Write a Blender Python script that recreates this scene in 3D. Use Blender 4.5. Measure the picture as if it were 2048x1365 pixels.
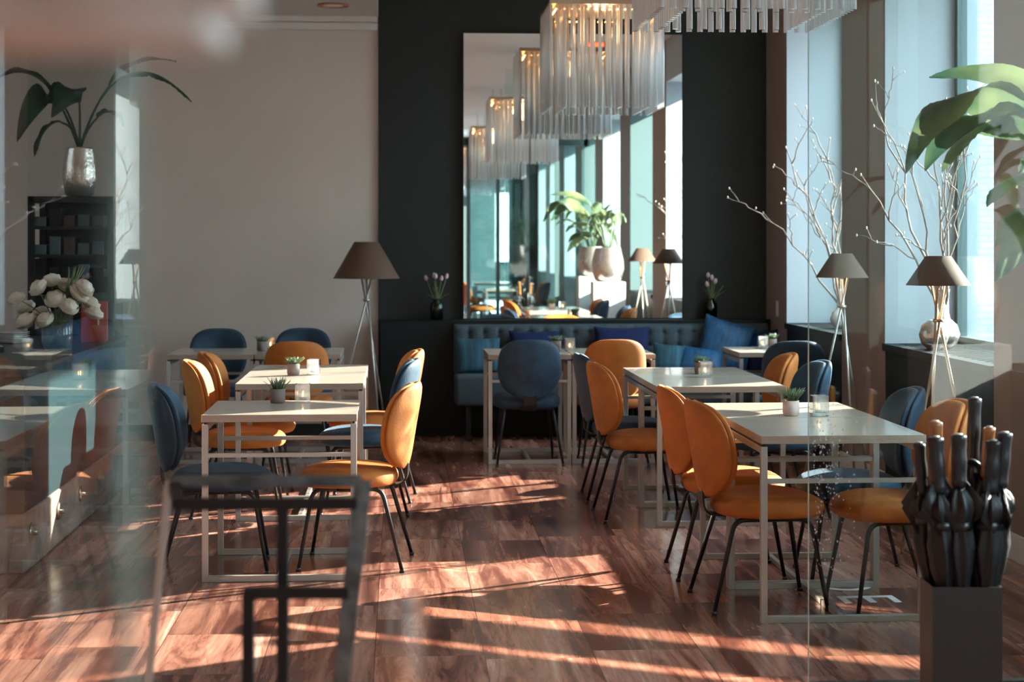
import bpy, bmesh, math, random
from mathutils import Vector, Matrix, noise
R = math.radians
random.seed(7)
sc = bpy.context.scene
for o in list(bpy.data.objects): bpy.data.objects.remove(o)
C = sc.collection

# ------------------------------------------------------------------ camera, world, sun, exposure
cd = bpy.data.cameras.new('camera'); cam = bpy.data.objects.new('camera', cd); C.objects.link(cam)
cam.location = (0, 0, 1.52); cam.rotation_euler = (R(90), 0, R(-3.73))
cd.sensor_width = 36; cd.lens = 36 * 3440 / 2048; cd.shift_y = -(682.5 - 484) / 2048
cd.clip_start = 0.02; cd.clip_end = 300
cd.dof.use_dof = True; cd.dof.focus_distance = 7.6; cd.dof.aperture_fstop = 3.8
sc.camera = cam
sc.view_settings.view_transform = 'Standard'; sc.view_settings.look = 'None'
sc.view_settings.gamma = 1; sc.view_settings.use_curve_mapping = False
sc.view_settings.exposure = 1.2
w = bpy.data.worlds.new('world'); sc.world = w; w.use_nodes = True
bgn = w.node_tree.nodes['Background']; bgn.inputs[0].default_value = (0.66, 0.86, 1.0, 1); bgn.inputs[1].default_value = 5.5
sd = bpy.data.lights.new('sun', 'SUN'); sd.energy = 17; sd.angle = R(0.5); sd.color = (1, 0.91, 0.80)
so = bpy.data.objects.new('sun', sd); C.objects.link(so)
AZ, EL = R(60), R(22)
so.rotation_euler = Vector((math.sin(AZ) * math.cos(EL), math.cos(AZ) * math.cos(EL), math.sin(EL))).to_track_quat('Z', 'Y').to_euler()
# added second sun, stands in for sunlight bounced off glass onto the floor
rd = bpy.data.lights.new('added_bounce_sun', 'SUN'); rd.energy = 13; rd.angle = R(0.6); rd.color = (1, 0.84, 0.66)
ro = bpy.data.objects.new('added_bounce_sun', rd); C.objects.link(ro)
AZ2, EL2 = R(-60), R(24)
ro.rotation_euler = Vector((math.sin(AZ2) * math.cos(EL2), math.cos(AZ2) * math.cos(EL2), math.sin(EL2))).to_track_quat('Z', 'Y').to_euler()
sc.cycles.use_denoising = True
sc.cycles.max_bounces = 12; sc.cycles.diffuse_bounces = 5; sc.cycles.glossy_bounces = 6
sc.cycles.transmission_bounces = 8; sc.cycles.transparent_max_bounces = 40
sc.cycles.caustics_reflective = False; sc.cycles.caustics_refractive = False
sc.cycles.sample_clamp_indirect = 6

# ------------------------------------------------------------------ materials
def mat(name, col, rough=0.6, metal=0.0, sheen=0.0, spec=0.5, var=0.0, vscale=8, bump=0.0, bscale=60, emit=None, estr=1, coat=0, stretch=(1, 1, 1)):
    m = bpy.data.materials.new(name); m.use_nodes = True; nt = m.node_tree; b = nt.nodes['Principled BSDF']
    b.inputs['Base Color'].default_value = (*col, 1); b.inputs['Roughness'].default_value = rough
    b.inputs['Metallic'].default_value = metal; b.inputs['Specular IOR Level'].default_value = spec
    b.inputs['Coat Weight'].default_value = coat
    if sheen:
        b.inputs['Sheen Weight'].default_value = sheen; b.inputs['Sheen Roughness'].default_value = 0.35
        b.inputs['Sheen Tint'].default_value = tuple(min(1, c * 1.5 + .1) for c in col) + (1,)
    tc = nt.nodes.new('ShaderNodeTexCoord'); mp = nt.nodes.new('ShaderNodeMapping'); mp.inputs['Scale'].default_value = stretch
    nt.links.new(tc.outputs['Object'], mp.inputs[0])
    if var:
        n = nt.nodes.new('ShaderNodeTexNoise'); n.inputs['Scale'].default_value = vscale; n.inputs['Detail'].default_value = 4
        r = nt.nodes.new('ShaderNodeValToRGB')
        r.color_ramp.elements[0].position = .3; r.color_ramp.elements[1].position = .7
        r.color_ramp.elements[0].color = tuple(c * (1 - var) for c in col) + (1,)
        r.color_ramp.elements[1].color = tuple(min(1, c * (1 + var)) for c in col) + (1,)
        nt.links.new(mp.outputs[0], n.inputs[0]); nt.links.new(n.outputs[0], r.inputs[0]); nt.links.new(r.outputs[0], b.inputs['Base Color'])
    if bump:
        n2 = nt.nodes.new('ShaderNodeTexNoise'); n2.inputs['Scale'].default_value = bscale; n2.inputs['Detail'].default_value = 3
        bp = nt.nodes.new('ShaderNodeBump'); bp.inputs['Strength'].default_value = bump; bp.inputs['Distance'].default_value = 0.01
        nt.links.new(mp.outputs[0], n2.inputs[0]); nt.links.new(n2.outputs[0], bp.inputs['Height']); nt.links.new(bp.outputs[0], b.inputs['Normal'])
    if emit:
        b.inputs['Emission Color'].default_value = (*emit, 1); b.inputs['Emission Strength'].default_value = estr
    return m

def glass_mat(name, tint=(.93, .98, .97), rough=0.0, body=0.0, bodycol=(.9, .9, .9), ior=1.5, boost=1.0):
    """clear sheet glass: Fresnel mirror over a tinted see-through body"""
    m = bpy.data.materials.new(name); m.use_nodes = True; nt = m.node_tree; nt.nodes.clear()
    out = nt.nodes.new('ShaderNodeOutputMaterial'); mix = nt.nodes.new('ShaderNodeMixShader')
    tr = nt.nodes.new('ShaderNodeBsdfTransparent'); tr.inputs[0].default_value = (*tint, 1)
    gl = nt.nodes.new('ShaderNodeBsdfGlossy'); gl.inputs['Roughness'].default_value = rough
    fr = nt.nodes.new('ShaderNodeFresnel'); geo = nt.nodes.new('ShaderNodeNewGeometry')
    mm = nt.nodes.new('ShaderNodeMix'); mm.inputs[2].default_value = ior; mm.inputs[3].default_value = 1 / ior
    nt.links.new(geo.outputs['Backfacing'], mm.inputs[0]); nt.links.new(mm.outputs[0], fr.inputs[0])
    mu = nt.nodes.new('ShaderNodeMath'); mu.operation = 'MULTIPLY'; mu.inputs[1].default_value = boost; mu.use_clamp = True
    nt.links.new(fr.outputs[0], mu.inputs[0]); nt.links.new(mu.outputs[0], mix.inputs[0])
    if body:
        d = nt.nodes.new('ShaderNodeBsdfDiffuse'); d.inputs[0].default_value = (*bodycol, 1)
        t = nt.nodes.new('ShaderNodeBsdfTranslucent'); t.inputs[0].default_value = (*bodycol, 1)
        dt = nt.nodes.new('ShaderNodeMixShader'); dt.inputs[0].default_value = .5
        nt.links.new(d.outputs[0], dt.inputs[1]); nt.links.new(t.outputs[0], dt.inputs[2])
        m2 = nt.nodes.new('ShaderNodeMixShader'); m2.inputs[0].default_value = body
        nt.links.new(tr.outputs[0], m2.inputs[1]); nt.links.new(dt.outputs[0], m2.inputs[2]); nt.links.new(m2.outputs[0], mix.inputs[1])
    else:
        nt.links.new(tr.outputs[0], mix.inputs[1])
    nt.links.new(gl.outputs[0], mix.inputs[2]); nt.links.new(mix.outputs[0], out.inputs[0])
    return m

def floor_mat():
    m = bpy.data.materials.new('red_travertine'); m.use_nodes = True; nt = m.node_tree; b = nt.nodes['Principled BSDF']
    N = nt.nodes.new; L = nt.links.new
    def math_(op, a, c=None, clamp=False):
        n = N('ShaderNodeMath'); n.operation = op; n.use_clamp = clamp
        for i, v in enumerate((a, c)):
            if v is None: continue
            if isinstance(v, (int, float)): n.inputs[i].default_value = v
            else: L(v, n.inputs[i])
        return n.outputs[0]
    tc = N('ShaderNodeTexCoord'); sx = N('ShaderNodeSeparateXYZ'); L(tc.outputs['Object'], sx.inputs[0])
    X, Y = sx.outputs[0], sx.outputs[1]
    u = math_('DIVIDE', math_('SUBTRACT', X, .31), .402); col = math_('FLOOR', u); fu = math_('FRACT', u)
    wn = N('ShaderNodeTexWhiteNoise'); wn.noise_dimensions = '1D'; L(col, wn.inputs['W'])
    v = math_('ADD', math_('DIVIDE', Y, .62), math_('MULTIPLY', wn.outputs[0], 5.0)); row = math_('FLOOR', v); fv = math_('FRACT', v)
    cx = N('ShaderNodeCombineXYZ'); L(col, cx.inputs[0]); L(row, cx.inputs[1])
    w2 = N('ShaderNodeTexWhiteNoise'); w2.noise_dimensions = '3D'; L(cx.outputs[0], w2.inputs[0])
    # veins: stretched, warped noise with a per-tile shift
    sh = N('ShaderNodeVectorMath'); sh.operation = 'MULTIPLY_ADD'; sh.inputs[1].default_value = (9, 9, 9)
    L(w2.outputs['Color'], sh.inputs[0]); L(tc.outputs['Object'], sh.inputs[2])
    mp = N('ShaderNodeMapping'); mp.inputs['Scale'].default_value = (3.4, .30, 1); L(sh.outputs[0], mp.inputs[0])
    n1 = N('ShaderNodeTexNoise'); n1.inputs['Scale'].default_value = 2.2; n1.inputs['Detail'].default_value = 9; n1.inputs['Roughness'].default_value = .68; n1.inputs['Distortion'].default_value = .9
    L(mp.outputs[0], n1.inputs[0])
    cr = N('ShaderNodeValToRGB'); e = cr.color_ramp.elements
    e[0].position = .28; e[0].color = (.045, .014, .010, 1); e[1].position = .74; e[1].color = (.66, .44, .35, 1)
    for p, c in ((.42, (.15, .052, .037, 1)), (.52, (.33, .145, .10, 1)), (.60, (.41, .20, .14, 1))):
        q = cr.color_ramp.elements.new(p); q.color = c
    L(n1.outputs[0], cr.inputs[0])
    # thin dark veins
    n2 = N('ShaderNodeTexNoise'); n2.inputs['Scale'].default_value = 3.1; n2.inputs['Detail'].default_value = 7; n2.inputs['Distortion'].default_value = 1.1
    L(mp.outputs[0], n2.inputs[0])
    vein = math_('ABSOLUTE', math_('SUBTRACT', n2.outputs[0], .5)); vein = math_('MULTIPLY', vein, 26, True)
    vm = math_('MULTIPLY_ADD', vein, .26); vm.node.inputs[2].default_value = .74
    tile = math_('MULTIPLY_ADD', w2.outputs['Value'], .75); tile.node.inputs[2].default_value = .70
    # grout lines
    eu = math_('MINIMUM', fu, math_('SUBTRACT', 1, fu)); ev = math_('MINIMUM', fv, math_('SUBTRACT', 1, fv))
    gu = math_('GREATER_THAN', eu, .0045); gv = math_('GREATER_THAN', ev, .0022)
    g = math_('MULTIPLY', gu, gv); gm = math_('MULTIPLY_ADD', g, .7); gm.node.inputs[2].default_value = .3
    f = math_('MULTIPLY', math_('MULTIPLY', vm, tile), gm)
    vs = N('ShaderNodeVectorMath'); vs.operation = 'SCALE'; L(cr.outputs[0], vs.inputs[0]); L(f, vs.inputs['Scale'])
    L(vs.outputs[0], b.inputs['Base Color'])
    n3 = N('ShaderNodeTexNoise'); n3.inputs['Scale'].default_value = 6; n3.inputs['Detail'].default_value = 5; L(tc.outputs['Object'], n3.inputs[0])
    rr = N('ShaderNodeMapRange'); rr.inputs[3].default_value = .10; rr.inputs[4].default_value = .30; L(n3.outputs[0], rr.inputs[0]); L(rr.outputs[0], b.inputs['Roughness'])
    bp = N('ShaderNodeBump'); bp.inputs['Strength'].default_value = .10; bp.inputs['Distance'].default_value = .004
    L(n3.outputs[0], bp.inputs['Height']); L(bp.outputs[0], b.inputs['Normal'])
    b.inputs['Specular IOR Level'].default_value = .5
    return m

def brick_mat(name, c1, c2, mortar, scale=1.0):
    m = bpy.data.materials.new(name); m.use_nodes = True; nt = m.node_tree; b = nt.nodes['Principled BSDF']
    tc = nt.nodes.new('ShaderNodeTexCoord'); s = nt.nodes.new('ShaderNodeSeparateXYZ'); c = nt.nodes.new('ShaderNodeCombineXYZ'); a = nt.nodes.new('ShaderNodeMath')
    nt.links.new(tc.outputs['Object'], s.inputs[0]); nt.links.new(s.outputs[0], a.inputs[0]); nt.links.new(s.outputs[1], a.inputs[1])
    nt.links.new(a.outputs[0], c.inputs[0]); nt.links.new(s.outputs[2], c.inputs[1])
    br = nt.nodes.new('ShaderNodeTexBrick'); br.inputs['Color1'].default_value = (*c1, 1); br.inputs['Color2'].default_value = (*c2, 1); br.inputs['Mortar'].default_value = (*mortar, 1)
    br.inputs['Scale'].default_value = scale; br.inputs['Brick Width'].default_value = .24; br.inputs['Row Height'].default_value = .08; br.inputs['Mortar Size'].default_value = .008
    nt.links.new(c.outputs[0], br.inputs[0]); nt.links.new(br.outputs[0], b.inputs['Base Color']); b.inputs['Roughness'].default_value = .8
    return m

def leaf_mat(name, c1, c2):
    m = bpy.data.materials.new(name); m.use_nodes = True; nt = m.node_tree; b = nt.nodes['Principled BSDF']
    tc = nt.nodes.new('ShaderNodeTexCoord'); n = nt.nodes.new('ShaderNodeTexNoise'); n.inputs['Scale'].default_value = 5
    r = nt.nodes.new('ShaderNodeValToRGB'); r.color_ramp.elements[0].color = (*c1, 1); r.color_ramp.elements[1].color = (*c2, 1)
    r.color_ramp.elements[0].position = .35; r.color_ramp.elements[1].position = .65
    nt.links.new(tc.outputs['Object'], n.inputs[0]); nt.links.new(n.outputs[0], r.inputs[0]); nt.links.new(r.outputs[0], b.inputs['Base Color'])
    b.inputs['Roughness'].default_value = .32
    t = nt.nodes.new('ShaderNodeBsdfTranslucent'); nt.links.new(r.outputs[0], t.inputs[0])
    mx = nt.nodes.new('ShaderNodeMixShader'); mx.inputs[0].default_value = .3; out = nt.nodes['Material Output']
    nt.links.new(b.outputs[0], mx.inputs[1]); nt.links.new(t.outputs[0], mx.inputs[2]); nt.links.new(mx.outputs[0], out.inputs[0])
    return m

M = dict(
    floor=floor_mat(),
    wall=mat('warm_plaster', (.60, .515, .455), .85, var=.03, vscale=2),
    pier=mat('taupe_plaster', (.29, .215, .185), .8, var=.03, vscale=2),
    reveal=mat('white_reveal', (.36, .395, .42), .6),
    ceil=mat('ceiling_paint', (.62, .57, .53), .9),
    dark=mat('charcoal_paint', (.019, .023, .022), .6, spec=.3, var=.08, vscale=1.5),
    darkbox=mat('dark_panel', (.007, .012, .013), .5, spec=.22, var=.1, vscale=3),
    white=mat('white_paint', (.80, .79, .77), .5),
    black=mat('black_steel', (.018, .019, .021), .38, metal=.3),
    blackpaint=mat('black_paint', (.010, .010, .011), .6, spec=.3),
    greymetal=mat('worn_dark_steel', (.11, .12, .12), .35, metal=.8, var=.5, vscale=30),
    nickel=mat('warm_nickel', (.47, .44, .40), .34, metal=.55),
    brass=mat('satin_brass', (.55, .44, .32), .3, metal=.9),
    top=mat('pale_oak_veneer', (.50, .435, .355), .25, var=.06, vscale=6, stretch=(1, 12, 1), coat=.35),
    edge=mat('oak_edge', (.38, .31, .25), .45, var=.08, vscale=8, stretch=(1, 1, 14)),
    orange=mat('amber_velvet', (.47, .15, .022), .72, sheen=.35, var=.20, vscale=9, bump=.12, bscale=120),
    blue=mat('petrol_velvet', (.014, .045, .080), .68, sheen=.65, var=.45, vscale=9, bump=.12, bscale=120),
    seatblue=mat('teal_tweed', (.055, .080, .095), .9, sheen=.25, var=.22, vscale=160, bump=.3, bscale=300),
    navy=mat('navy_rib_knit', (.001, .009, .065), .85, sheen=.04, var=.25, vscale=140, stretch=(1, 1, .05)),
    velvetblue=mat('sea_blue_velvet', (.005, .065, .16), .6, sheen=.5, var=.5, vscale=14, stretch=(2, 1, .5)),
    stripe=mat('striped_teal_fabric', (.018, .075, .11), .8, sheen=.2, var=.7, vscale=22, stretch=(1, .1, .06)),
    shade=mat('taupe_lampshade', (.125, .070, .046), .8),
    mirror=mat('mirror_silver', (.92, .95, .94), .004, metal=1.0),
    glass=glass_mat('sheet_glass', (.94, .98, .975)),
    glassdoor=glass_mat('door_glass', (.975, .99, .99), boost=.7),
    window=glass_mat('window_glass', (.95, .985, .98)),
    rod=glass_mat('chandelier_glass', (.95, .97, .98), .08, body=.62, bodycol=(.92, .985, 1.0), boost=1.6),
    clear=glass_mat('clear_glass', (.93, .96, .97), .02, body=.2, boost=3.0),
    bottle=glass_mat('smoked_green_glass', (.25, .36, .35), .03, boost=1.6),
    water=glass_mat('vase_glass', (.84, .90, .86), .03, body=.05, boost=1.5),
    edgeglass=mat('glass_edge', (.50, .72, .68), .15, spec=.8),
    led=mat('warm_led', (1, .55, .2), .5, emit=(1, .42, .12), estr=9),
    flame=mat('candle_flame', (1, .6, .2), .5, emit=(1, .55, .18), estr=14),
    bulb=mat('lamp_bulb', (1, .8, .5), .5, emit=(1, .55, .24), estr=6),
    wax=mat('white_wax', (.85, .82, .75), .5),
    clay=mat('mauve_clay', (.22, .175, .165), .75, var=.12, vscale=30),
    blush=mat('blush_clay', (.60, .48, .43), .6, var=.08, vscale=30),
    ceramic=mat('white_ceramic', (.75, .73, .70), .25),
    bronze=mat('hammered_champagne_metal', (.64, .55, .47), .28, metal=.85, bump=.35, bscale=45, var=.12, vscale=25),
    soil=mat('soil', (.03, .022, .016), .95),
    leaf=leaf_mat('broad_leaf_green', (.055, .12, .075), (.24, .29, .13)),
    leafdark=leaf_mat('dark_leaf_green', (.015, .045, .03), (.03, .08, .045)),
    succ=leaf_mat('succulent_green', (.10, .19, .09), (.30, .38, .20)),
    stem=mat('plant_stem', (.16, .22, .08), .6),
    tulip=mat('pink_tulip_petal', (.66, .48, .50), .6),
    petal=mat('cream_petal', (.80, .72, .58), .65, var=.08, vscale=30),
    branch=mat('bare_branch', (.26, .20, .17), .8, var=.25, vscale=40),
    bud=mat('pale_bud', (.62, .56, .50), .8),
    fabric=mat('black_umbrella_cloth', (.012, .012, .014), .5, sheen=.2, bump=.2, bscale=20),
    rubber=mat('black_rubber', (.02, .02, .022), .32),
    wood=mat('polished_amber_wood', (.35, .13, .035), .25, var=.3, vscale=10, coat=.6),
    standbrown=mat('brown_bronze_sheet', (.055, .043, .040), .42, metal=.45),
    marble=mat('worn_beige_marble', (.42, .36, .30), .3, var=.35, vscale=9),
    counter=mat('teal_lacquer', (.035, .075, .085), .12, spec=.6),
    red=mat('red_card', (.42, .03, .015), .45),
    paper=mat('paper', (.7, .7, .68), .7),
    baseboard_black=mat('black_baseboard', (.012, .013, .014), .4),
    brick=brick_mat('white_painted_brick', (.30, .33, .33), (.25, .28, .29), (.17, .19, .2)),
    facade=brick_mat('grey_green_facade', (.035, .065, .065), (.025, .05, .05), (.015, .025, .025)),
    street=mat('street_asphalt', (.20, .21, .22), .8, var=.1),
    frame=mat('green_grey_window_frame', (.09, .14, .14), .4),
    spotring=mat('copper_ring', (.60, .30, .17), .4, metal=.6),
    letter_light=mat('painted_letter_light', (.85, .82, .78), .5),  # pale colour standing in for sunlit letters on the floor
    beige=mat('beige_housing', (.78, .74, .70), .5),
    teal=glass_mat('teal_tinted_glass', (.66, .78, .77), boost=1.2),
)

# ------------------------------------------------------------------ helpers
def NB(): return bmesh.new()
def obj(name, bm, m, parent=None, smooth=False, bevel=0, sub=0):
    me = bpy.data.meshes.new(name); bmesh.ops.recalc_face_normals(bm, faces=bm.faces[:]); bm.to_mesh(me); bm.free()
    for mm in (m if isinstance(m, (list, tuple)) else [m]): me.materials.append(M[mm] if isinstance(mm, str) else mm)
    if smooth:
        for p in me.polygons: p.use_smooth = True
    o = bpy.data.objects.new(name, me); C.objects.link(o)
    if parent: o.parent = parent
    if bevel:
        b = o.modifiers.new('bevel', 'BEVEL'); b.width = bevel; b.segments = 2; b.limit_method = 'ANGLE'
    if sub:
        s = o.modifiers.new('sub', 'SUBSURF'); s.levels = sub; s.render_levels = sub
    return o
def tag(o, label=None, cat=None, group=None, kind=None):
    if label: o['label'] = label
    if cat: o['category'] = cat
    if group: o['group'] = group
    if kind: o['kind'] = kind
    return o
def struct(name, bm, m, **k):
    return tag(obj(name, bm, m, **k), kind='structure')
def thing(name, label, cat, loc=(0, 0, 0), rz=0, group=None):
    o = bpy.data.objects.new(name, None); C.objects.link(o); o.location = loc; o.rotation_euler = (0, 0, rz); o.empty_display_size = .1
    return tag(o, label, cat, group)
def dup(root, loc, rz=0, label=None, group=None):
    def cp(o, parent):
        c = o.copy(); C.objects.link(c); c.parent = parent
        for ch in list(o.children):
            cp(ch, c)
        return c
    r = cp(root, None); r.location = loc; r.rotation_euler = (0, 0, rz)
    if label: r['label'] = label
    if group: r['group'] = group
    return r
def box(bm, x0, x1, y0, y1, z0, z1, mi=0):
    vs = [bm.verts.new((x, y, z)) for x in (x0, x1) for y in (y0, y1) for z in (z0, z1)]
    for f in ((0, 1, 3, 2), (4, 6, 7, 5), (0, 4, 5, 1), (2, 3, 7, 6), (0, 2, 6, 4), (1, 5, 7, 3)):
        fc = bm.faces.new([vs[i] for i in f]); fc.material_index = mi
    return vs
def B(*a):
    bm = NB(); box(bm, *a); return bm
def lathe(bm, prof, seg=24, cx=0, cy=0, cz=0, fn=None, mi=0, cap0=True, cap1=True):
    rings = []
    for (r, z) in prof:
        ring = []
        for i in range(seg):
            a = 2 * math.pi * i / seg; rr = r * (fn(a, z) if fn else 1)
            ring.append(bm.verts.new((cx + rr * math.cos(a), cy + rr * math.sin(a), cz + z)))
        rings.append(ring)
    for k in range(len(rings) - 1):
        for i in range(seg):
            f = bm.faces.new((rings[k][i], rings[k][(i + 1) % seg], rings[k + 1][(i + 1) % seg], rings[k + 1][i])); f.material_index = mi
    if cap0: bm.faces.new(rings[0][::-1]).material_index = mi
    if cap1: bm.faces.new(rings[-1]).material_index = mi
def smooth_path(pts, rad=.04, n=5):
    pts = [Vector(p) for p in pts]; out = [pts[0]]
    for i in range(1, len(pts) - 1):
        a, b, c = pts[i - 1], pts[i], pts[i + 1]
        r = min(rad, (a - b).length * .48, (c - b).length * .48)
        p, q = b + (a - b).normalized() * r, b + (c - b).normalized() * r
        for k in range(n + 1):
            t = k / n; out.append(p * (1 - t) ** 2 + b * 2 * t * (1 - t) + q * t * t)
    out.append(pts[-1]); return out
def tube(bm, pts, r0, r1=None, seg=8, mi=0, square=False):
    pts = [Vector(p) for p in pts]; r1 = r0 if r1 is None else r1; n = len(pts); rings = []; up = None
    tot = sum((pts[i + 1] - pts[i]).length for i in range(n - 1)) or 1; acc = 0
    for i, p in enumerate(pts):
        d = (pts[min(i + 1, n - 1)] - pts[max(i - 1, 0)]).normalized()
        if i: acc += (p - pts[i - 1]).length
        if up is None:
            up = Vector((0, 0, 1)) if abs(d.z) < .9 else Vector((0, 1, 0))
        s = d.cross(up).normalized(); up = s.cross(d).normalized()
        r = r0 + (r1 - r0) * acc / tot; sg = 4 if square else seg; off = math.pi / 4 if square else 0
        rr = r * (1.414 if square else 1)
        rings.append([bm.verts.new(p + s * math.cos(2 * math.pi * k / sg + off) * rr + up * math.sin(2 * math.pi * k / sg + off) * rr) for k in range(sg)])
    sg = len(rings[0])
    for k in range(n - 1):
        for i in range(sg):
            bm.faces.new((rings[k][i], rings[k][(i + 1) % sg], rings[k + 1][(i + 1) % sg], rings[k + 1][i])).material_index = mi
    bm.faces.new(rings[0][::-1]).material_index = mi; bm.faces.new(rings[-1]).material_index = mi
def T(pts, r0, r1=None, seg=8, square=False):
    bm = NB(); tube(bm, pts, r0, r1, seg, square=square); return bm
def sph(bm, c, r, sx=1, sy=1, sz=1, seg=12):
    n0 = len(bm.verts)
    ret = bmesh.ops.create_uvsphere(bm, u_segments=seg, v_segments=max(6, seg // 2 + 2), radius=r)
    for v in ret['verts']: v.co = Vector((v.co.x * sx, v.co.y * sy, v.co.z * sz)) + Vector(c)
def bez(p, t):
    a, b, c, d = [Vector(q) for q in p]; s = 1 - t
    return a * s ** 3 + b * 3 * s * s * t + c * 3 * s * t * t + d * t ** 3
def leaf(bm, P, width, t0=.35, n=14, fold=.25, wave=.0, side=None, tip=1.0, seed=0):
    """petiole tube plus a folded, arching blade along a bezier midrib"""
    tube(bm, [bez(P, t0 * k / 5) for k in range(6)], .010, .006, 6)
    rows = []
    for i in range(n + 1):
        t = t0 + (1 - t0) * i / n; p = bez(P, t); d = (bez(P, min(1, t + .02)) - bez(P, max(0, t - .02))).normalized()
        sd_ = Vector(side) if side else d.cross(Vector((0, 0, 1)))
        if sd_.length < .1: sd_ = Vector((1, 0, 0))
        sd_ = (sd_ - d * sd_.dot(d)).normalized(); up = sd_.cross(d).normalized()
        u = i / n; wd = width * (math.sin(math.pi * min(1, u ** .75)) ** .75) * (1 - .12 * u)
        wd = max(wd, .001)
        row = []
        for j in range(-3, 4):
            f = j / 3; wv = wave * math.sin(u * 17 + seed + f * 2) * abs(f) + (wave * .45 * math.sin(u * 95 - abs(f) * 5) * (.3 + abs(f) * .7) if n > 30 else 0)
            row.append(bm.verts.new(p + sd_ * wd * .5 * f + up * (fold * wd * (abs(f) ** 1.4) * .5 + wv)))
        rows.append(row)
    for i in range(n):
        for j in range(6):
            bm.faces.new((rows[i][j], rows[i][j + 1], rows[i + 1][j + 1], rows[i + 1][j]))

# ------------------------------------------------------------------ the room
XW, XG = 2.93, 3.38           # room face of the piers, plane of the window glass
YB, YF = 13.65, -9.5          # end walls
XL = -4.4; ZC = 3.75; ZL = 3.30
struct('floor', B(XL, XG + .1, YF, YB + .2, -.1, 0), 'floor')
struct('ceiling', B(-.17, XG + .1, YF, YB + .2, ZC, ZC + .15), 'ceil')
c = NB(); box(c, XL, -.17, YF, YB + .2, ZL, ZL + .6); struct('ceiling', c, 'ceil')
struct('wall_back', B(XL, -.17, YB, YB + .2, 0, ZL), 'wall')
struct('wall_back', B(-.17, XG + .1, YB - .03, YB + .2, 0, ZC), 'dark')
c = NB(); box(c, XL, -.175, YB - .10, YB, ZL - .05, ZL); box(c, XL, -.175, YB - .055, YB, ZL - .11, ZL - .05)
struct('trim_1', c, 'ceil', bevel=.01)
struct('baseboard_back', B(XL, -.16, YB - .02, YB, 0, .085), 'baseboard_black', bevel=.003)
# low dark partition whose top makes the shelf
struct('wall_shelf', B(-.155, XW, 13.46, YB - .03, 0, .905), 'darkbox', bevel=.004)
# left wall; unseen slots added to cut the second sun into floor streaks
LS = [(9.62, 9.82), (9.10, 9.20), (10.62, 10.73)]
c = NB(); ys = YF
for a, b_ in sorted(LS):
    box(c, XL - .04, XL, ys, a, 0, ZL + .5); ys = b_
box(c, XL - .04, XL, ys, YB + .2, 0, ZL + .5)
for a, b_ in LS: box(c, XL - .04, XL, a, b_, 0, 2.0)
struct('wall_left', c, 'wall')
# rear wall: dark with tall glazed front
c = NB(); box(c, XL, -1.5, YF - .2, YF, 0, ZC); box(c, 2.4, XG + .1, YF - .2, YF, 0, ZC); box(c, -1.5, 2.4, YF - .2, YF, 2.9, ZC)
struct('wall_front', c, 'facade')
c = NB()
for x in (-1.5, -.55, .4, 1.35, 2.32): box(c, x, x + .08, YF - .08, YF - .01, 0, 2.9)
w_ = struct('window_9', B(-1.42, 2.32, YF - .05, YF - .04, .05, 2.9), 'window'); obj('window_frame', c, 'frame', w_)
# window side: piers, lintel, sills, glass
piers = [(12.89, 13.65), (10.24, 11.26), (7.30, 8.33), (4.35, 5.38), (1.42, 2.45), (-1.5, -.48), (-4.45, -3.42), (-7.4, -6.38), (-9.5, -9.1)]
for i, (a, b_) in enumerate(piers):
    bm = NB(); vs = box(bm, XW, XG + .12, a, b_, 0, ZC)
    bm.faces.ensure_lookup_table()
    for f in bm.faces:
        cxm = f.calc_center_median()
        if abs(cxm.y - a) < 1e-4 or abs(cxm.y - b_) < 1e-4: f.material_index = 1 if i not in (3, 5) else 2
    struct('wall_right', bm, ['pier', 'reveal', 'frame'])
for i in range(len(piers) - 1):
    y1, y0 = piers[i][0], piers[i + 1][1]
    bm = NB(); box(bm, XW, XG + .12, y0, y1, 3.28, ZC); struct('wall_right', bm, 'reveal')
    struct('wall_right', B(XG - .02, XG + .12, y0, y1, 0, .86), 'reveal')
    g = struct('window_%d' % (i + 1), B(XG - .004, XG + .004, y0 + .05, y1 - .05, .95, 3.23), 'window')
    c = NB(); box(c, XG - .02, XG + .04, y0, y0 + .05, .86, 3.28); box(c, XG - .02, XG + .04, y1 - .05, y1, .86, 3.28)
    box(c, XG - .02, XG + .04, y0, y1, 3.23, 3.28); box(c, XG - .02, XG + .04, y0, y1, .88, .95)
    obj('window_frame', c, 'frame', g)
for i in (1, 2):
    a, b_ = piers[i]
    struct('baseboard_right', B(XW - .018, XW, a, b_, 0, .13), 'white', bevel=.004)
struct('street', B(XG + .3, 60, -60, 80, -.3, -.12), 'street')

def sill_cover(y0, y1, label):
    t = thing('radiator_cover', label, 'radiator cover', (XW, y0, 0), 0, 'dark radiator covers under the windows')
    L = y1 - y0
    obj('body', B(.0, .41, .006, L - .006, 0, .86), 'darkbox', t, bevel=.004)
    bm = NB(); box(bm, -.02, .06, .004, L - .004, .862, .905); box(bm, .36, .42, .004, L - .004, .862, .905)
    n = int(L / .11)
    for k in range(n + 1):
        y = .004 + (L - .058) * k / n; box(bm, .06, .36, y, y + .05, .87, .905)
    obj('slotted_top', bm, 'darkbox', t)
    return t
names8 = ['fifth', 'sixth', 'seventh', 'eighth']
names = ['dark radiator cover in the far window bay beside the banquette', 'dark slotted radiator cover under the window behind the long front table',
         'dark radiator cover in the bay beside the plant on the white plinth', 'dark radiator cover in the bay behind the glass screen, seen in the mirror']
for i in range(8):
    y1, y0 = piers[i][0], piers[i + 1][1]
    if i < 4: sill_cover(y0, y1, names[i])
    else: sill_cover(y0, y1, 'dark radiator cover in the %s window bay from the mirror wall' % names8[i - 4])

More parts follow.
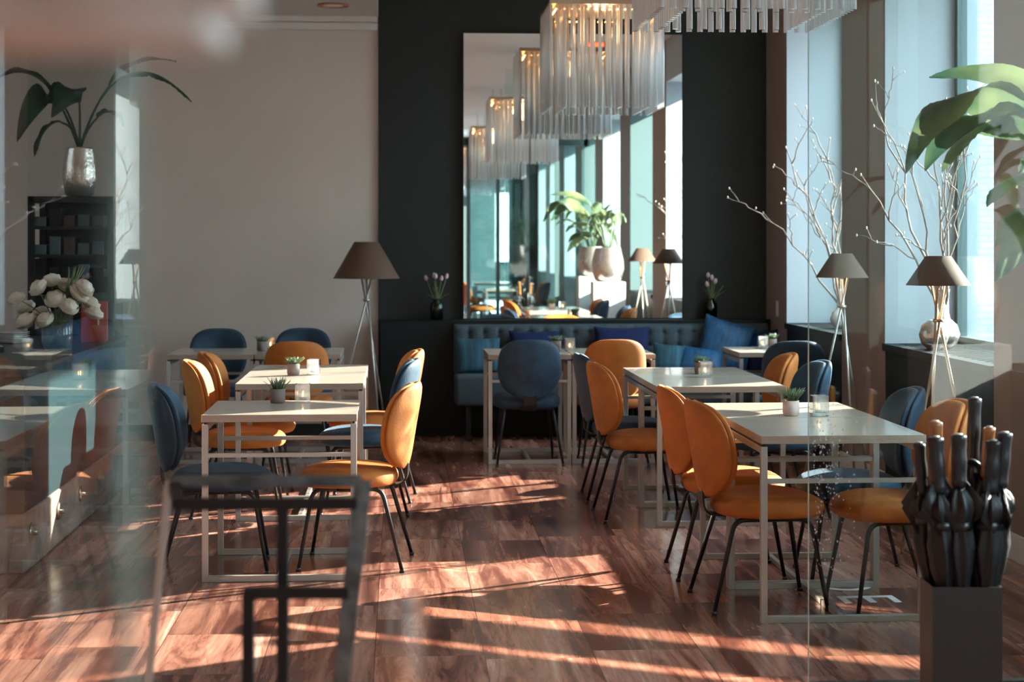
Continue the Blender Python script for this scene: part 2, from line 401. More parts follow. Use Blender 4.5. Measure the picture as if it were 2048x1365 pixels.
# outside
bm = NB(); box(bm, 6.3, 16, 21, 40, 0, 14)
o = tag(obj('building', bm, 'brick'), 'white-painted brick building seen through the right window', 'building')
def facade(x0, x1, y, z1, label, d):
    t = thing('building', label, 'building', (x0, y, 0))
    obj('wall', B(0, x1 - x0, 0, 6 * d, 0, z1), 'facade', t)
    k = 0
    for i in range(int((x1 - x0) / 2.4)):
        for j in range(3):
            obj('window_pane', B(.7 + 2.4 * i, 1.9 + 2.4 * i, -.05 * d - .02, -.05 * d + .04, 1 + 3.1 * j, 2.8 + 3.1 * j), 'white' if (i + j) % 3 else 'darkbox', t)
facade(6.2, 30, -11, 11, 'grey-green building down the street outside the windows, seen in the mirror', -1)
facade(-3, 5.5, -18, 12, 'grey-green building outside beyond the rear glazing, seen in the mirror', -1)

# ------------------------------------------------------------------ mirror and shelf
mt = thing('wall_mirror', 'very tall frameless-looking mirror standing on the dark shelf', 'mirror', (1.82, 13.585, .907))
# left edge px 929, right edge px 1373
mx0, mx1 = .494, 2.249
mt.location = ((mx0 + mx1) / 2, 13.585, .907); hw = (mx1 - mx0) / 2
obj('mirror_glass', B(-hw + .008, hw - .008, -.012, -.004, .008, 2.262), 'mirror', mt)
bm = NB(); box(bm, -hw, -hw + .008, -.015, .02, 0, 2.27); box(bm, hw - .008, hw, -.015, .02, 0, 2.27)
box(bm, -hw, hw, -.015, .02, 0, .008); box(bm, -hw, hw, -.015, .02, 2.262, 2.27); box(bm, -hw, hw, -.003, .02, 0, 2.27)
obj('mirror_frame', bm, 'blackpaint', mt)

def tulip_vase(x, y, label, seed):
    rnd = random.Random(seed)
    t = thing('tulip_vase', label, 'vase', (x, y, .906), 0, 'tulip vases on the dark shelf')
    bm = NB(); lathe(bm, [(.036, 0), (.050, .01), (.052, .10), (.048, .125), (.028, .145), (.030, .165), (.027, .165), (.024, .147), (.044, .12), (.047, .012), (.01, .008)], 24)
    obj('bottle', bm, 'bottle', t, True)
    for k in range(7):
        a = rnd.uniform(0, 6.28); l = rnd.uniform(.03, .11); h = rnd.uniform(.24, .33)
        if k == 0: a, l, h = math.pi, .02, .33
        top = Vector((math.cos(a) * l, math.sin(a) * l * .5, h))
        P = [(-.02 * math.cos(a), 0, .01), (0, 0, .12), (top.x * .5, top.y * .5, .2), top]
        s = obj('stem', T([bez(P, i / 8) for i in range(9)], .0035, .003, 6), 'stem', t, True)
        if k < 5:
            bm = NB(); d = (top - Vector(P[2])).normalized()
            lathe(bm, [(.003, -.004), (.012, .004), (.0155, .016), (.012, .032), (.004, .042)], 10)
            bmesh.ops.rotate(bm, verts=bm.verts, matrix=d.to_track_quat('Z', 'Y').to_matrix()); bmesh.ops.translate(bm, verts=bm.verts, vec=top)
            obj('tulip_head', bm, 'tulip', t, True)
        bm = NB(); a2 = a + rnd.uniform(-.6, .6); l2 = l + .02
        leaf(bm, [(0, 0, .12), (math.cos(a2) * .02, 0, .17), (math.cos(a2) * l2 * .8, math.sin(a2) * l2 * .5, .2), (math.cos(a2) * l2 * 1.2, math.sin(a2) * l2 * .6, .2 + rnd.uniform(0, .06))], .022, .1, 8)
        obj('leaf', bm, 'succ', t, True)
tulip_vase(.29, 13.53, 'smoked green bottle of pale tulips left of the tall mirror', 1)
tulip_vase(2.465, 13.53, 'smoked green bottle of pink-tipped tulips right of the tall mirror', 5)
bm = NB(); box(bm, -.006, 0, -.04, .04, -.06, .06)
o = obj('wall_socket', bm, 'white', None, bevel=.003); o.location = (XW - .001, 13.2, 1.0); tag(o, 'white wall socket plate on the taupe pier beside the banquette', 'socket')
t = thing('ceiling_spot', 'round recessed copper-rimmed ceiling light above the left wall', 'ceiling light', (-.5, 12.96, ZL - .012))
bm = NB(); lathe(bm, [(.12, 0), (.115, .011), (.08, .011), (.08, 0)], 32, cap0=False, cap1=False); obj('trim_ring', bm, 'spotring', t, True)
bm = NB(); lathe(bm, [(.079, .006), (.079, .011)], 32); obj('lens', bm, 'white', t)

# ------------------------------------------------------------------ banquette
bx0, bx1 = .42, 2.89
bq = thing('banquette', 'long buttoned teal tweed banquette under the mirror', 'banquette', (bx0, 13.0, 0)); W = bx1 - bx0
def rbox(x0, x1, y0, y1, z0, z1, r=.03):
    bm = B(x0, x1, y0, y1, z0, z1); bmesh.ops.bevel(bm, geom=bm.edges[:], offset=r, segments=4, profile=.6, affect='EDGES'); return bm
obj('seat', rbox(0, W, 0, .42, .275, .51, .035), 'seatblue', bq, True)
bm = NB(); nx, nz = int(W / .0145), 36; cell = .117; g = []
for i in range(nx + 1):
    col = []
    for j in range(nz + 1):
        x = W * i / nx; z = .50 + .375 * j / nz
        fx = abs(math.sin(math.pi * x / cell)); rowz = (z - .50) / .105
        fz = abs(math.sin(math.pi * rowz)) if z < .80 else 1
        puff = .028 * (fx ** .45) * (.55 + .45 * fz ** .5)
        dx = (x / cell - round(x / cell)) * cell; dz = (rowz - round(rowz)) * .105
        dd = math.hypot(dx, dz)
        if z < .82: puff -= .018 * math.exp(-(dd / .014) ** 2)
        edge = min(1, (.875 - z) / .03); puff *= max(0, edge) ** .5 if edge < 1 else 1
        ye = .38 - puff + (1 - max(0, min(1, edge))) ** 2 * .03
        col.append(bm.verts.new((x, ye, z)))
    g.append(col)
for i in range(nx):
    for j in range(nz): bm.faces.new((g[i][j], g[i + 1][j], g[i + 1][j + 1], g[i][j + 1]))
back = [bm.verts.new((x, .455, z)) for x, z in ((0, .5), (W, .5), (W, .875), (0, .875))]
bm.faces.new(back)
bm.faces.new([c_[nz] for c_ in g] + [back[2], back[3]]); bm.faces.new([g[0][j] for j in range(nz, -1, -1)] + [back[0], back[3]])
bm.faces.new([g[nx][j] for j in range(nz + 1)] + [back[2], back[1]]); bm.faces.new([c_[0] for c_ in g][::-1] + [back[0], back[1]])
bkr = obj('backrest', bm, 'seatblue', bq, True)
for i in range(1, int(W / cell) + 1):
    bm = NB(); sph(bm, (i * cell, .385, .71), .009, 1, .6, 1, 8); obj('button', bm, 'seatblue', bkr, True)
for x in (.1, .85, 1.6, W - .1):
    for y in (.06, .36): obj('leg', B(x - .018, x + .018, y - .018, y + .018, 0, .275), 'blackpaint', bq)

def cushion(name, label, m, w_, h_, t_, loc, rot, n=18):
    bm = NB(); fr = []; bk = []
    for s, arr in ((1, fr), (-1, bk)):
        for i in range(n + 1):
            row = []
            for j in range(n + 1):
                u, v = 2 * i / n - 1, 2 * j / n - 1
                th = ((1 - abs(u) ** 2.6) * (1 - abs(v) ** 2.6)); th = max(th, 0) ** .5
                pin = 1 - .07 * (1 - abs(v) ** 2) * abs(u) ** 3; pin2 = 1 - .07 * (1 - abs(u) ** 2) * abs(v) ** 3
                if s < 0 and (i in (0, n) or j in (0, n)): row.append(fr[i][j]); continue
                row.append(bm.verts.new((u * w_ / 2 * pin, s * t_ / 2 * th + .004 * noise.noise(Vector((u * 3, v * 3, s))), v * h_ / 2 * pin2)))
            arr.append(row)
        for i in range(n):
            for j in range(n): bm.faces.new((arr[i][j], arr[i + 1][j], arr[i + 1][j + 1], arr[i][j + 1]))
    o = obj(name, bm, m, None, True); o.location = loc; o.rotation_euler = rot
    tag(o, label, 'cushion', 'scatter cushions on the banquette'); return o
cushion('cushion', 'small striped teal cushion at the left end of the banquette', 'stripe', .36, .28, .11, (.60, 13.20, .645), (R(-16), 0, R(8)))
cushion('cushion', 'navy ribbed cushion behind the grey-blue chair on the banquette', 'navy', .40, .34, .11, (1.04, 13.28, .665), (R(-12), 0, 0))
cushion('cushion', 'navy ribbed cushion behind the amber chair on the banquette', 'navy', .44, .36, .11, (1.72, 13.27, .685), (R(-12), 0, R(-2)))
cushion('cushion', 'petrol cushion with dark tassel edge right of the amber chair', 'stripe', .25, .24, .10, (2.06, 13.13, .62), (R(-22), R(6), R(-5)))
cushion('cushion', 'shiny sea-blue velvet cushion lying low on the banquette', 'velvetblue', .36, .24, .12, (2.31, 13.12, .60), (R(-40), R(8), R(-8)))
cushion('cushion', 'large sea-blue velvet cushion tilted on one corner against the banquette back', 'velvetblue', .42, .42, .13, (2.53, 13.26, .705), (R(-12), R(16), R(-4)))
cushion('cushion', 'navy cushion in the far right corner of the banquette', 'navy', .26, .34, .10, (2.82, 13.22, .665), (R(-14), R(-8), R(-30)))

# ------------------------------------------------------------------ chairs
def back_shape(bm, off, thick, sw=1.0, nr=9, na=40):
    """closed padded shell: superellipse outline, wrapped and leaning"""
    def place(u, v, y):
        hwid = .226 * (1 - .10 * max(0, -v) ** 1.5 - .02 * max(0, v)) * sw
        x = u * hwid; z = .656 + v * .213 * sw
        s = z - .47
        yy = -.222 - .13 * s - .10 * s * s + 1.9 * x * x
        return (x, yy + y, z)
    for sgn in (1, -1):
        prev = None
        for r in range(nr + 1):
            rr = r / nr; ring = []
            if r == 0:
                ring = [bm.verts.new(place(0, 0, off + sgn * thick / 2))] * na
            else:
                for a in range(na):
                    th = 2 * math.pi * a / na; ct, st = math.cos(th), math.sin(th); e = 3.3 if st >= 0 else 2.5
                    q = (abs(ct) ** e + abs(st) ** e) ** (-1 / e)
                    t_ = max(0, 1 - rr ** 5) ** .5
                    ring.append(bm.verts.new(place(ct * q * rr, st * q * rr, off + sgn * thick / 2 * t_)))
            if prev:
                for a in range(na):
                    b2 = (a + 1) % na
                    vs = [prev[a], prev[b2], ring[b2], ring[a]] if r > 1 else [prev[0], ring[b2], ring[a]]
                    bm.faces.new(vs)
            prev = ring
    bmesh.ops.remove_doubles(bm, verts=bm.verts, dist=1e-5)
def make_chair(m, label):
    t = thing('dining_chair', label, 'chair')
    bm = NB(); back_shape(bm, -.020, .050); bs = obj('backrest', bm, m, t, True, sub=1)
    bm = NB(); back_shape(bm, .010, .062, .965); obj('backrest_pad', bm, m, bs, True, sub=1)
    # seat: rounded cushion, flatter top, rolled edge
    bm = NB(); na = 44; prof = []
    for k in range(7): a = -math.pi / 2 + math.pi / 2 * k / 6; prof.append((.90 + .10 * math.cos(a), .418 + .036 * math.sin(a)))
    for k in range(1, 9): a = math.pi / 2 * k / 8; prof.append((.72 + .28 * math.cos(a) ** .9, .418 + .042 * math.sin(a)))
    prof += [(.5, .4635), (.25, .4655)]
    rings = []
    for (r, z) in [(.3, .382)] + prof:
        ring = []
        for i in range(na):
            a = 2 * math.pi * i / na; ct, st = math.cos(a), math.sin(a); q = (abs(ct) ** 2.5 + abs(st) ** 2.5) ** (-1 / 2.5)
            x, y = ct * q * r * .232, st * q * r * .235
            x *= 1 + .05 * (y / .235)
            zz = z + (.014 * (x / .23) ** 2 - .010 * max(0, y / .235) ** 2) * (z > .42)
            ring.append(bm.verts.new((x, y + .028, zz)))
        rings.append(ring)
    for k in range(len(rings) - 1):
        for i in range(na): bm.faces.new((rings[k][i], rings[k][(i + 1) % na], rings[k + 1][(i + 1) % na], rings[k + 1][i]))
    bm.faces.new(rings[0][::-1]); bm.faces.new(rings[-1])
    obj('seat', bm, m, t, True)
    for s in (-1, 1):
        for (fx, fy, rx, ry) in ((.205, .232, .165, .17), (.225, -.25, .165, -.15)):
            p = smooth_path([(s * fx, fy, .008), (s * rx, ry, .375), (s * .165, ry * .35, .375)], .06, 6)
            lg = obj('leg', T(p, .0085, .011, 10), 'black', t, True)
            bm = NB(); lathe(bm, [(.012, 0), (.012, .012), (.009, .016)], 10, s * fx, fy); obj('glide', bm, 'rubber', lg, True)
        obj('seat_rail', T([(s * .165, -.0525, .375), (s * .165, .0595, .375)], .011, None, 10), 'black', t, True)
    bm = NB(); tube(bm, [(-.165, .05, .374), (.165, .05, .374)], .009); tube(bm, [(-.165, -.05, .374), (.165, -.05, .374)], .009)
    obj('cross_bar', bm, 'black', t, True)
    bm = NB()
    P = smooth_path([(0, -.05, .376), (0, -.250, .376), (0, -.256, .50)], .07, 6); prev = None
    for i, p in enumerate(P):
        d = (P[min(i + 1, len(P) - 1)] - P[max(0, i - 1)]).normalized(); nrm = Vector((0, -d.z, d.y))
        ring = [bm.verts.new(p + Vector((sx * .045, 0, 0)) + nrm * sn * .004) for sx, sn in ((-1, -1), (1, -1), (1, 1), (-1, 1))]
        if prev:
            for k in range(4): bm.faces.new((prev[k], prev[(k + 1) % 4], ring[(k + 1) % 4], ring[k]))
        else: bm.faces.new(ring)
        prev = ring
    bm.faces.new(prev[::-1]); obj('back_bracket', bm, 'black', t)
    return t
protoA = make_chair('orange', ''); protoB = make_chair('blue', ''); usedc = {}
def chair(kind, x, y, rz, label, group):
    p = protoA if kind == 'o' else protoB
    if kind not in usedc:
        usedc[kind] = 1; p.location = (x, y, 0); p.rotation_euler = (0, 0, rz); p['label'] = label; p['group'] = group; return p
    return dup(p, (x, y, 0), rz, label, group)
E, W_, N_, S_ = R(-90), R(90), 0.0, R(180)      # facing +X, -X, +Y, -Y
G = 'velvet dining chairs'
chair('o', 1.515, 7.17, E + R(3), 'amber velvet chair nearest the camera on the aisle side of the front right table', G)
chair('o', 1.500, 7.84, E + R(-2), 'amber velvet chair just behind the nearest one, aisle side of the front right table', G)
chair('o', 2.06, 7.05, W_ + R(4), 'amber velvet chair on the window side of the front right table, behind the umbrellas', G)
chair('b', 2.06, 7.70, W_ + R(-3), 'blue velvet chair on the window side of the front right table', G)
chair('o', 1.350, 9.47, E + R(2), 'amber velvet chair on the aisle side of the second right table', G)
chair('b', 1.345, 10.16, E + R(-2), 'blue velvet chair half hidden behind an amber one, aisle side of the second right table', G)
chair('b', 2.07, 9.42, W_ + R(5), 'blue velvet chair on the window side of the second right table', G)
chair('o', 2.04, 10.10, W_, 'amber velvet chair on the window side of the second right table', G)
chair('b', .875, 11.84, N_ + R(1), 'grey-blue velvet chair with its back to the camera at the banquette table', G)
chair('o', 1.46, 11.84, N_, 'amber velvet chair with its back to the camera at the banquette table', G)
chair('b', 2.64, 11.60, N_, 'blue velvet chair at the small corner table by the far window', G)
chair('b', -.85, 8.10, E + R(4), 'blue velvet chair left of the small front left table', G)
chair('o', -.215, 8.16, W_ + R(-6), 'amber velvet chair right of the small front left table', G)
chair('o', -.90, 9.74, E + R(2), 'amber velvet chair with sunlit top, nearer one left of the second left table', G)
chair('o', -.89, 10.42, E, 'amber velvet chair, farther one left of the second left table', G)
chair('b', -.20, 9.78, W_ + R(-2), 'blue velvet chair right of the second left table', G)
chair('o', -.17, 10.58, W_ + R(3), 'amber velvet chair peeking out behind the blue one right of the second left table', G)
chair('o', -.69, 11.78, N_, 'amber velvet chair with its back to the camera at the far left table', G)
chair('b', -1.37, 12.93, S_, 'blue velvet chair against the pale wall, left seat of the far left table', G)
chair('b', -.735, 12.95, S_, 'blue velvet chair against the pale wall beside the big floor lamp', G)

# ------------------------------------------------------------------ tables
def make_table(x0, x1, y0, y1, label, group):
    w_, d_ = x1 - x0, y1 - y0
    t = thing('dining_table', label, 'table', ((x0 + x1) / 2, (y0 + y1) / 2, 0), 0, group)
    hx, hy = w_ / 2 - .002, d_ / 2 - .002; r = .0135; ix, iy = hx - .015, hy - .015
    bm = NB(); vs = box(bm, -hx, hx, -hy, hy, .714, .747)
    for f in bm.faces: f.material_index = 0 if f.calc_center_median().z > .746 else 1
    obj('tabletop', bm, ['top', 'edge'], t, bevel=.0015)
    for sy in (-1, 1):
        for sx in (-1, 1):
            obj('leg', B(sx * ix - r, sx * ix + r, sy * iy - r, sy * iy + r, 0, .704), 'nickel', t, bevel=.0015)
            bm = NB(); lathe(bm, [(.006, .704), (.006, .7139)], 10, sx * ix, sy * iy); obj('spacer', bm, 'black', t)
        obj('foot_bar', B(-ix + r, ix - r, sy * iy - r, sy * iy + r, 0, .027), 'nickel', t, bevel=.0015)
        obj('cross_bar', B(-ix + r, ix - r, sy * iy - .009, sy * iy + .009, .556, .574), 'nickel', t)
    for sx in (-1, 1): obj('side_rail', B(sx * ix - r, sx * ix + r, -iy + r, iy - r, .677, .704), 'nickel', t, bevel=.0015)
    obj('stretcher', B(-.011, .011, -iy + r, iy - r, .002, .024), 'nickel', t)
    return t
TG = 'pale-topped tables on square nickel frames'
make_table(1.43, 2.105, 6.76, 7.463, 'pale-topped table nearest the camera on the right, closest half', TG)
make_table(1.43, 2.105, 7.466, 8.17, 'pale-topped table butted behind the nearest right one, holding the blush pot', TG)
make_table(1.365, 2.065, 9.09, 9.793, 'near half of the second right pair of tables', TG)
make_table(1.365, 2.065, 9.796, 10.5, 'far half of the second right pair of tables', TG)
make_table(.60, 1.175, 11.73, 12.43, 'table in front of the banquette with the grey-blue chair', TG)
make_table(1.178, 1.755, 11.73, 12.43, 'table in front of the banquette with the amber chair', TG)
make_table(2.36, 2.885, 11.86, 12.52, 'small corner table by the far window', TG)
make_table(-.885, -.19, 7.74, 8.44, 'single table at the front left with one blue and one amber chair', TG)
make_table(-.895, -.197, 9.42, 10.143, 'near half of the second left pair of tables', TG)
make_table(-.895, -.197, 10.146, 10.87, 'far half of the second left pair of tables', TG)
make_table(-1.595, -.998, 11.87, 12.6, 'left half of the far left pair of tables by the pale wall', TG)
make_table(-.995, -.405, 11.87, 12.6, 'right half of the far left pair of tables beside the floor lamp', TG)

TZ = .7475
def candle(x, y, label):
    t = thing('candle_holder', label, 'candle holder', (x, y, TZ), R(random.uniform(-4, 4)), 'square glass candle holders on the tables')
    s = .036; i_ = .028; bm = NB()
    def sq(h, z): return [bm.verts.new((a * h, b * h, z)) for a, b in ((-1, -1), (1, -1), (1, 1), (-1, 1))]
    A, Bq, Cq, D = sq(s, 0), sq(s, .09), sq(i_, .09), sq(i_, .014)
    for p, q in ((A, Bq), (Bq, Cq), (Cq, D)):
        for k in range(4): bm.faces.new((p[k], p[(k + 1) % 4], q[(k + 1) % 4], q[k]))
    bm.faces.new(A); bm.faces.new(D)
    obj('glass_block', bm, 'clear', t, bevel=.003)
    bm = NB(); lathe(bm, [(.019, .015), (.019, .028), (.017, .028)], 16); cn = obj('tealight', bm, 'wax', t, True)
    bm = NB(); lathe(bm, [(.0008, .028), (.0035, .036), (.003, .044), (.0006, .053)], 8); obj('flame', bm, 'flame', cn, True)
def potplant(x, y, label, kind, m='clay', rz=0, sc_=1):
    rnd = random.Random(int(x * 1000 + y * 77))
    t = thing('potted_succulent', label, 'potted plant', (x, y, TZ), rz, 'small potted plants on the tables')
    bm = NB(); q = sc_; lathe(bm, [(.030 * q, 0), (.034 * q, .003), (.0345 * q, .012), (.037 * q, .014), (.036 * q, .067), (.031 * q, .067), (.031 * q, .056)], 28, cap1=False); obj('pot', bm, m, t, True)
    bm = NB(); lathe(bm, [(.0308 * q, .050), (.0308 * q, .057)], 20); obj('soil', bm, 'soil', t)
    bm = NB()
    for k in range({'spiky': 90, 'moss': 190, 'rose': 170}[kind]):
        a = rnd.uniform(0, 6.28); rr = rnd.uniform(0, .026) * q; l = rnd.uniform(.03, .065) if kind != 'moss' else rnd.uniform(.018, .048)
        o_ = rnd.uniform(.15, .9) * (rr / .026 + .2)
        p0 = Vector((rr * math.cos(a), rr * math.sin(a), .056)); p1 = p0 + Vector((math.cos(a) * o_ * l * .6, math.sin(a) * o_ * l * .6, l * .7)); p2 = p1 + Vector((math.cos(a) * o_ * l * .5, math.sin(a) * o_ * l * .5, l * .35))
        tube(bm, [p0, p1, p2], .0024, .0011, 5)
    tag(obj('foliage', bm, 'succ', t, True), kind='stuff')
    if kind == 'rose':
        bm = NB()
        for k in range(9):
            a = k * 2.4; r_ = .004 + .0012 * k; sph(bm, (-.024 + r_ * math.cos(a), -.01 + r_ * math.sin(a), .066 + .001 * (9 - k)), .006, 1, 1, .6, 8)
        obj('rosette', bm, 'blush', t, True)
    if kind == 'moss' and m == 'clay':
        bm = NB(); sph(bm, (.012, -.016, .08), .011, 1, 1, .7, 10); obj('pale_bloom', bm, 'ceramic', t, True)
candle(1.86, 7.54, 'square glass candle holder next to the blush pot on the front right table')
potplant(1.735, 7.55, 'blush pot with mossy green succulent and pink rosette on the front right table', 'rose', 'blush')
candle(1.74, 9.72, 'square glass candle holder on the second right table')
potplant(1.755, 9.96, 'low green plant hidden behind the candle on the second right table', 'moss')
candle(-.466, 8.32, 'square glass candle holder on the front left table')
potplant(-.585, 8.31, 'mauve clay pot of spiky pale green succulent on the front left table', 'spiky')
candle(-.50, 10.05, 'square glass candle holder on the second left table')
potplant(-.615, 10.02, 'mauve clay pot with dark moss and a pale bloom on the second left table', 'moss')
potplant(-.975, 12.28, 'mauve clay pot of green sprigs on the far left table', 'moss')
candle(-.925, 12.40, 'square glass candle holder half behind the pot on the far left table')
candle(1.20, 12.12, 'square glass candle holder on the banquette table')
potplant(1.11, 12.20, 'small green plant beside the candle on the banquette table', 'moss')
candle(2.62, 12.30, 'square glass candle holder on the small corner table')
potplant(2.70, 12.36, 'small green plant on the small corner table', 'moss')

# ------------------------------------------------------------------ floor lamps
def tripod_lamp(x, y, rz, zt, zb, rt, rb, zc, foot, lit, label, group=None, metal='nickel'):
    t = thing('floor_lamp', label, 'floor lamp', (x, y, 0), rz, group)
    bm = NB(); lathe(bm, [(rb, zb), (rt, zt), (rt - .003, zt), (rb - .003, zb)], 48, cap0=False, cap1=False)
    for i in range(48):      # close the rim
        pass
    sh = obj('lamp_shade', bm, 'shade', t, True)
    for k in range(3):
        a = k * 2 * math.pi / 3 + .35; d = Vector((math.cos(a), math.sin(a), 0)); off = Vector((-d.y, d.x, 0)) * .012
        f = d * foot; c_ = Vector((0, 0, zc)); tp = c_ + (c_ - f).normalized() * ((zb + .03 - zc) / ((c_ - f).normalized().z))
        obj('leg', T([f + off + Vector((0, 0, .004)), tp + off], .0075, None, 10), metal, t, True)
    bm = NB(); lathe(bm, [(.026, zc - .008), (.026, zc + .008)], 20); obj('collar', bm, metal, t, True)
    bm = NB(); tube(bm, [(0, 0, zb - .01), (0, 0, zb + .05)], .012)
    for k in range(3):
        a = k * 2 * math.pi / 3; tube(bm, [(0, 0, zt - .02), (rt * math.cos(a), rt * math.sin(a), zt - .012)], .0025)
    obj('socket', bm, metal, t, True)
    bm = NB(); sph(bm, (0, 0, zb + .075), .025); obj('bulb', bm, 'bulb' if lit else 'white', t, True)
    if lit:
        l = bpy.data.lights.new('lamp_light', 'POINT'); l.energy = .8; l.color = (1, .55, .28); l.shadow_soft_size = .03
        lo = bpy.data.objects.new('lamp_light', l); C.objects.link(lo); lo.parent = t; lo.location = (0, 0, zb + .04)
tripod_lamp(-.252, 13.04, .55, 1.52, 1.244, .092, .25, 1.08, .27, False, 'large tripod floor lamp with taupe shade against the pale wall')
tripod_lamp(2.66, 10.22, .2, 1.45, 1.305, .062, .158, 1.13, .25, True, 'small tripod floor lamp with taupe shade in front of the far taupe pier', 'small tripod lamps by the windows', 'nickel')
tripod_lamp(2.66, 8.36, 1.1, 1.45, 1.305, .062, .158, 1.13, .24, True, 'small tripod floor lamp with taupe shade behind the umbrellas, nearer the camera', 'small tripod lamps by the windows', 'brass')

# ------------------------------------------------------------------ chandeliers
def chandelier(x, y, label):
    s = .385; zb, zt = 2.444, 3.15
    t = thing('chandelier', label, 'chandelier', (x, y, zb), 0, 'square glass-rod chandeliers in a row')
    obj('canopy_plate', B(-s - .01, s + .01, -s - .01, s + .01, zt - zb, zt - zb + .03), 'brass', t, bevel=.003)
    def rod_mesh(h):
        bm = NB(); lathe(bm, [(.0125, 0), (.0125, h)], 10); me = bpy.data.meshes.new('rod'); 
        for f in bm.faces: f.smooth = len(f.verts) == 4
        bm.to_mesh(me); bm.free(); me.materials.append(M['rod']); return me
    me = rod_mesh(zt - zb - .006)
    pts = []
    for (h, n) in ((s, 16), (s - .10, 9)):
        for k in range(n):
            q = -h + 2 * h * k / n
            pts += [(q, -h, h < s), (h, q, h < s), (-q, h, h < s), (-h, -q, h < s)]
    for px, py, inner in pts:
        o = bpy.data.objects.new('glass_rod', me); C.objects.link(o); o.parent = t; o.location = (px, py, 0)
    for sx in (-1, 1):
        for sy in (-1, 1): obj('wire', T([(sx * .06, sy * .06, zt - zb + .03), (sx * .06, sy * .06, ZC - zb)], .0015, None, 5), 'black', t)
    bm = NB()
    for k in range(14):
        q = -.34 + .68 * k / 13
        for p in ((q, -.345), (q, .345), (-.345, q), (.345, q)): sph(bm, (p[0], p[1], zt - zb - .03), .006, seg=8)
    obj('led_strip', bm, 'led', t, True)
    l = bpy.data.lights.new('chandelier_light', 'POINT'); l.energy = 3; l.color = (1, .55, .28); l.shadow_soft_size = .1
    lo = bpy.data.objects.new('chandelier_light', l); C.objects.link(lo); lo.parent = t; lo.location = (0, 0, .6)
for y, lb in ((7.12, 'square glass-rod chandelier cut off by the top edge of the picture'), (12.1, 'square glass-rod chandelier hanging in front of the tall mirror'),
              (2.1, 'square glass-rod chandelier above the entrance, third in the row, seen in the mirror'), (-2.9, 'square glass-rod chandelier, fourth in the row, seen in the mirror'),
              (-7.2, 'square glass-rod chandelier, last in the row, seen in the mirror')):
    chandelier(1.415, y, lb)

t = thing('bar_light', 'small red glowing bar light under the ceiling, seen in the mirror through the chandelier', 'light', (2.06, 9.1, 3.57))
obj('housing', B(-.10, .10, -.01, .02, 0, .06), 'blackpaint', t, bevel=.003)
obj('red_lens', B(-.085, .085, .02, .024, .01, .05), mat('red_lens', (.6, .02, .01), .4, emit=(1, .04, .01), estr=5), t)
for sx in (-.06, .06): obj('wire', T([(sx, 0, .06), (sx, 0, .18)], .002, None, 5), 'black', t)
# ------------------------------------------------------------------ vases with branches in the window bays
def branch_vase(x, y, z, s, tips, label, m, seed):
    rnd = random.Random(seed)
    t = thing('branch_vase', label, 'vase', (x, y, z))
    bm = NB(); lathe(bm, [(.045 * s, 0), (.085 * s, .03 * s), (.105 * s, .09 * s), (.085 * s, .15 * s), (.045 * s, .185 * s), (.036 * s, .23 * s), (.036 * s, .34 * s), (.042 * s, .37 * s), (.036 * s, .37 * s), (.030 * s, .34 * s), (.03 * s, .2 * s)], 32, cap1=False)
    obj('vase_body', bm, m, t, True)
    base = Vector((0, 0, .20 * s))
    def grow(bm, p, tip, r, depth, bud):
        n = 8; pts = [Vector(p)]; tip = Vector(tip); L = (tip - pts[0]).length
        for k in range(1, n + 1):
            q = Vector(p).lerp(tip, k / n) + Vector((rnd.uniform(-1, 1), rnd.uniform(-1, 1), rnd.uniform(-1, 1))) * L * .028 * (k < n)
            q.z += math.sin(math.pi * k / n) * L * .05
            pts.append(q)
        tube(bm, pts, r, r * .4, 6); sph(bud, pts[-1], .0055, 1, 1, 1.8, 6)
        if depth:
            for k in range(3, n, 2 if depth > 1 else 3):
                d = (tip - Vector(p)).normalized(); sdv = Vector((rnd.uniform(-1, 1), rnd.uniform(-.6, .6), rnd.uniform(-.2, .7))).normalized()
                grow(bm, pts[k], pts[k] + (d * .7 + sdv * .75) * L * rnd.uniform(.18, .34), r * .6, depth - 1, bud)
    for tp in tips:
        bm = NB(); bud = NB(); grow(bm, base, tp, .0085, 2, bud)
        b = obj('branch', bm, 'branch', t, True); obj('buds', bud, 'bud', b, True)
branch_vase(3.12, 9.72, .906, .92, [(-.36, .1, 1.40), (-.24, -.1, 1.08), (-.05, .0, 1.25), (.10, -.2, 1.2), (-.48, 0, 1.0), (-.02, -.12, .98), (.07, .1, 1.42)], 'champagne bottle vase with bare branches on the sill behind the nearer small lamp', 'bronze', 3)
branch_vase(3.13, 12.05, .906, .75, [(-.42, -.1, 1.28), (-.56, 0, .82), (-.12, -.1, 1.2), (.02, .1, 1.0), (-.3, .1, 1.12), (-.08, 0, 1.35)], 'white bottle vase with bare branches in the far window bay', 'ceramic', 9)
bm = NB(); lathe(bm, [(.03, 0), (.07, .03), (.085, .085), (.07, .14), (.03, .168), (.02, .17), (.02, .165)], 32)
o = obj('round_vase', bm, 'bronze', None, True); o.location = (3.03, 9.60, .906); tag(o, 'round champagne vase in front of the branch vase on the sill', 'vase')

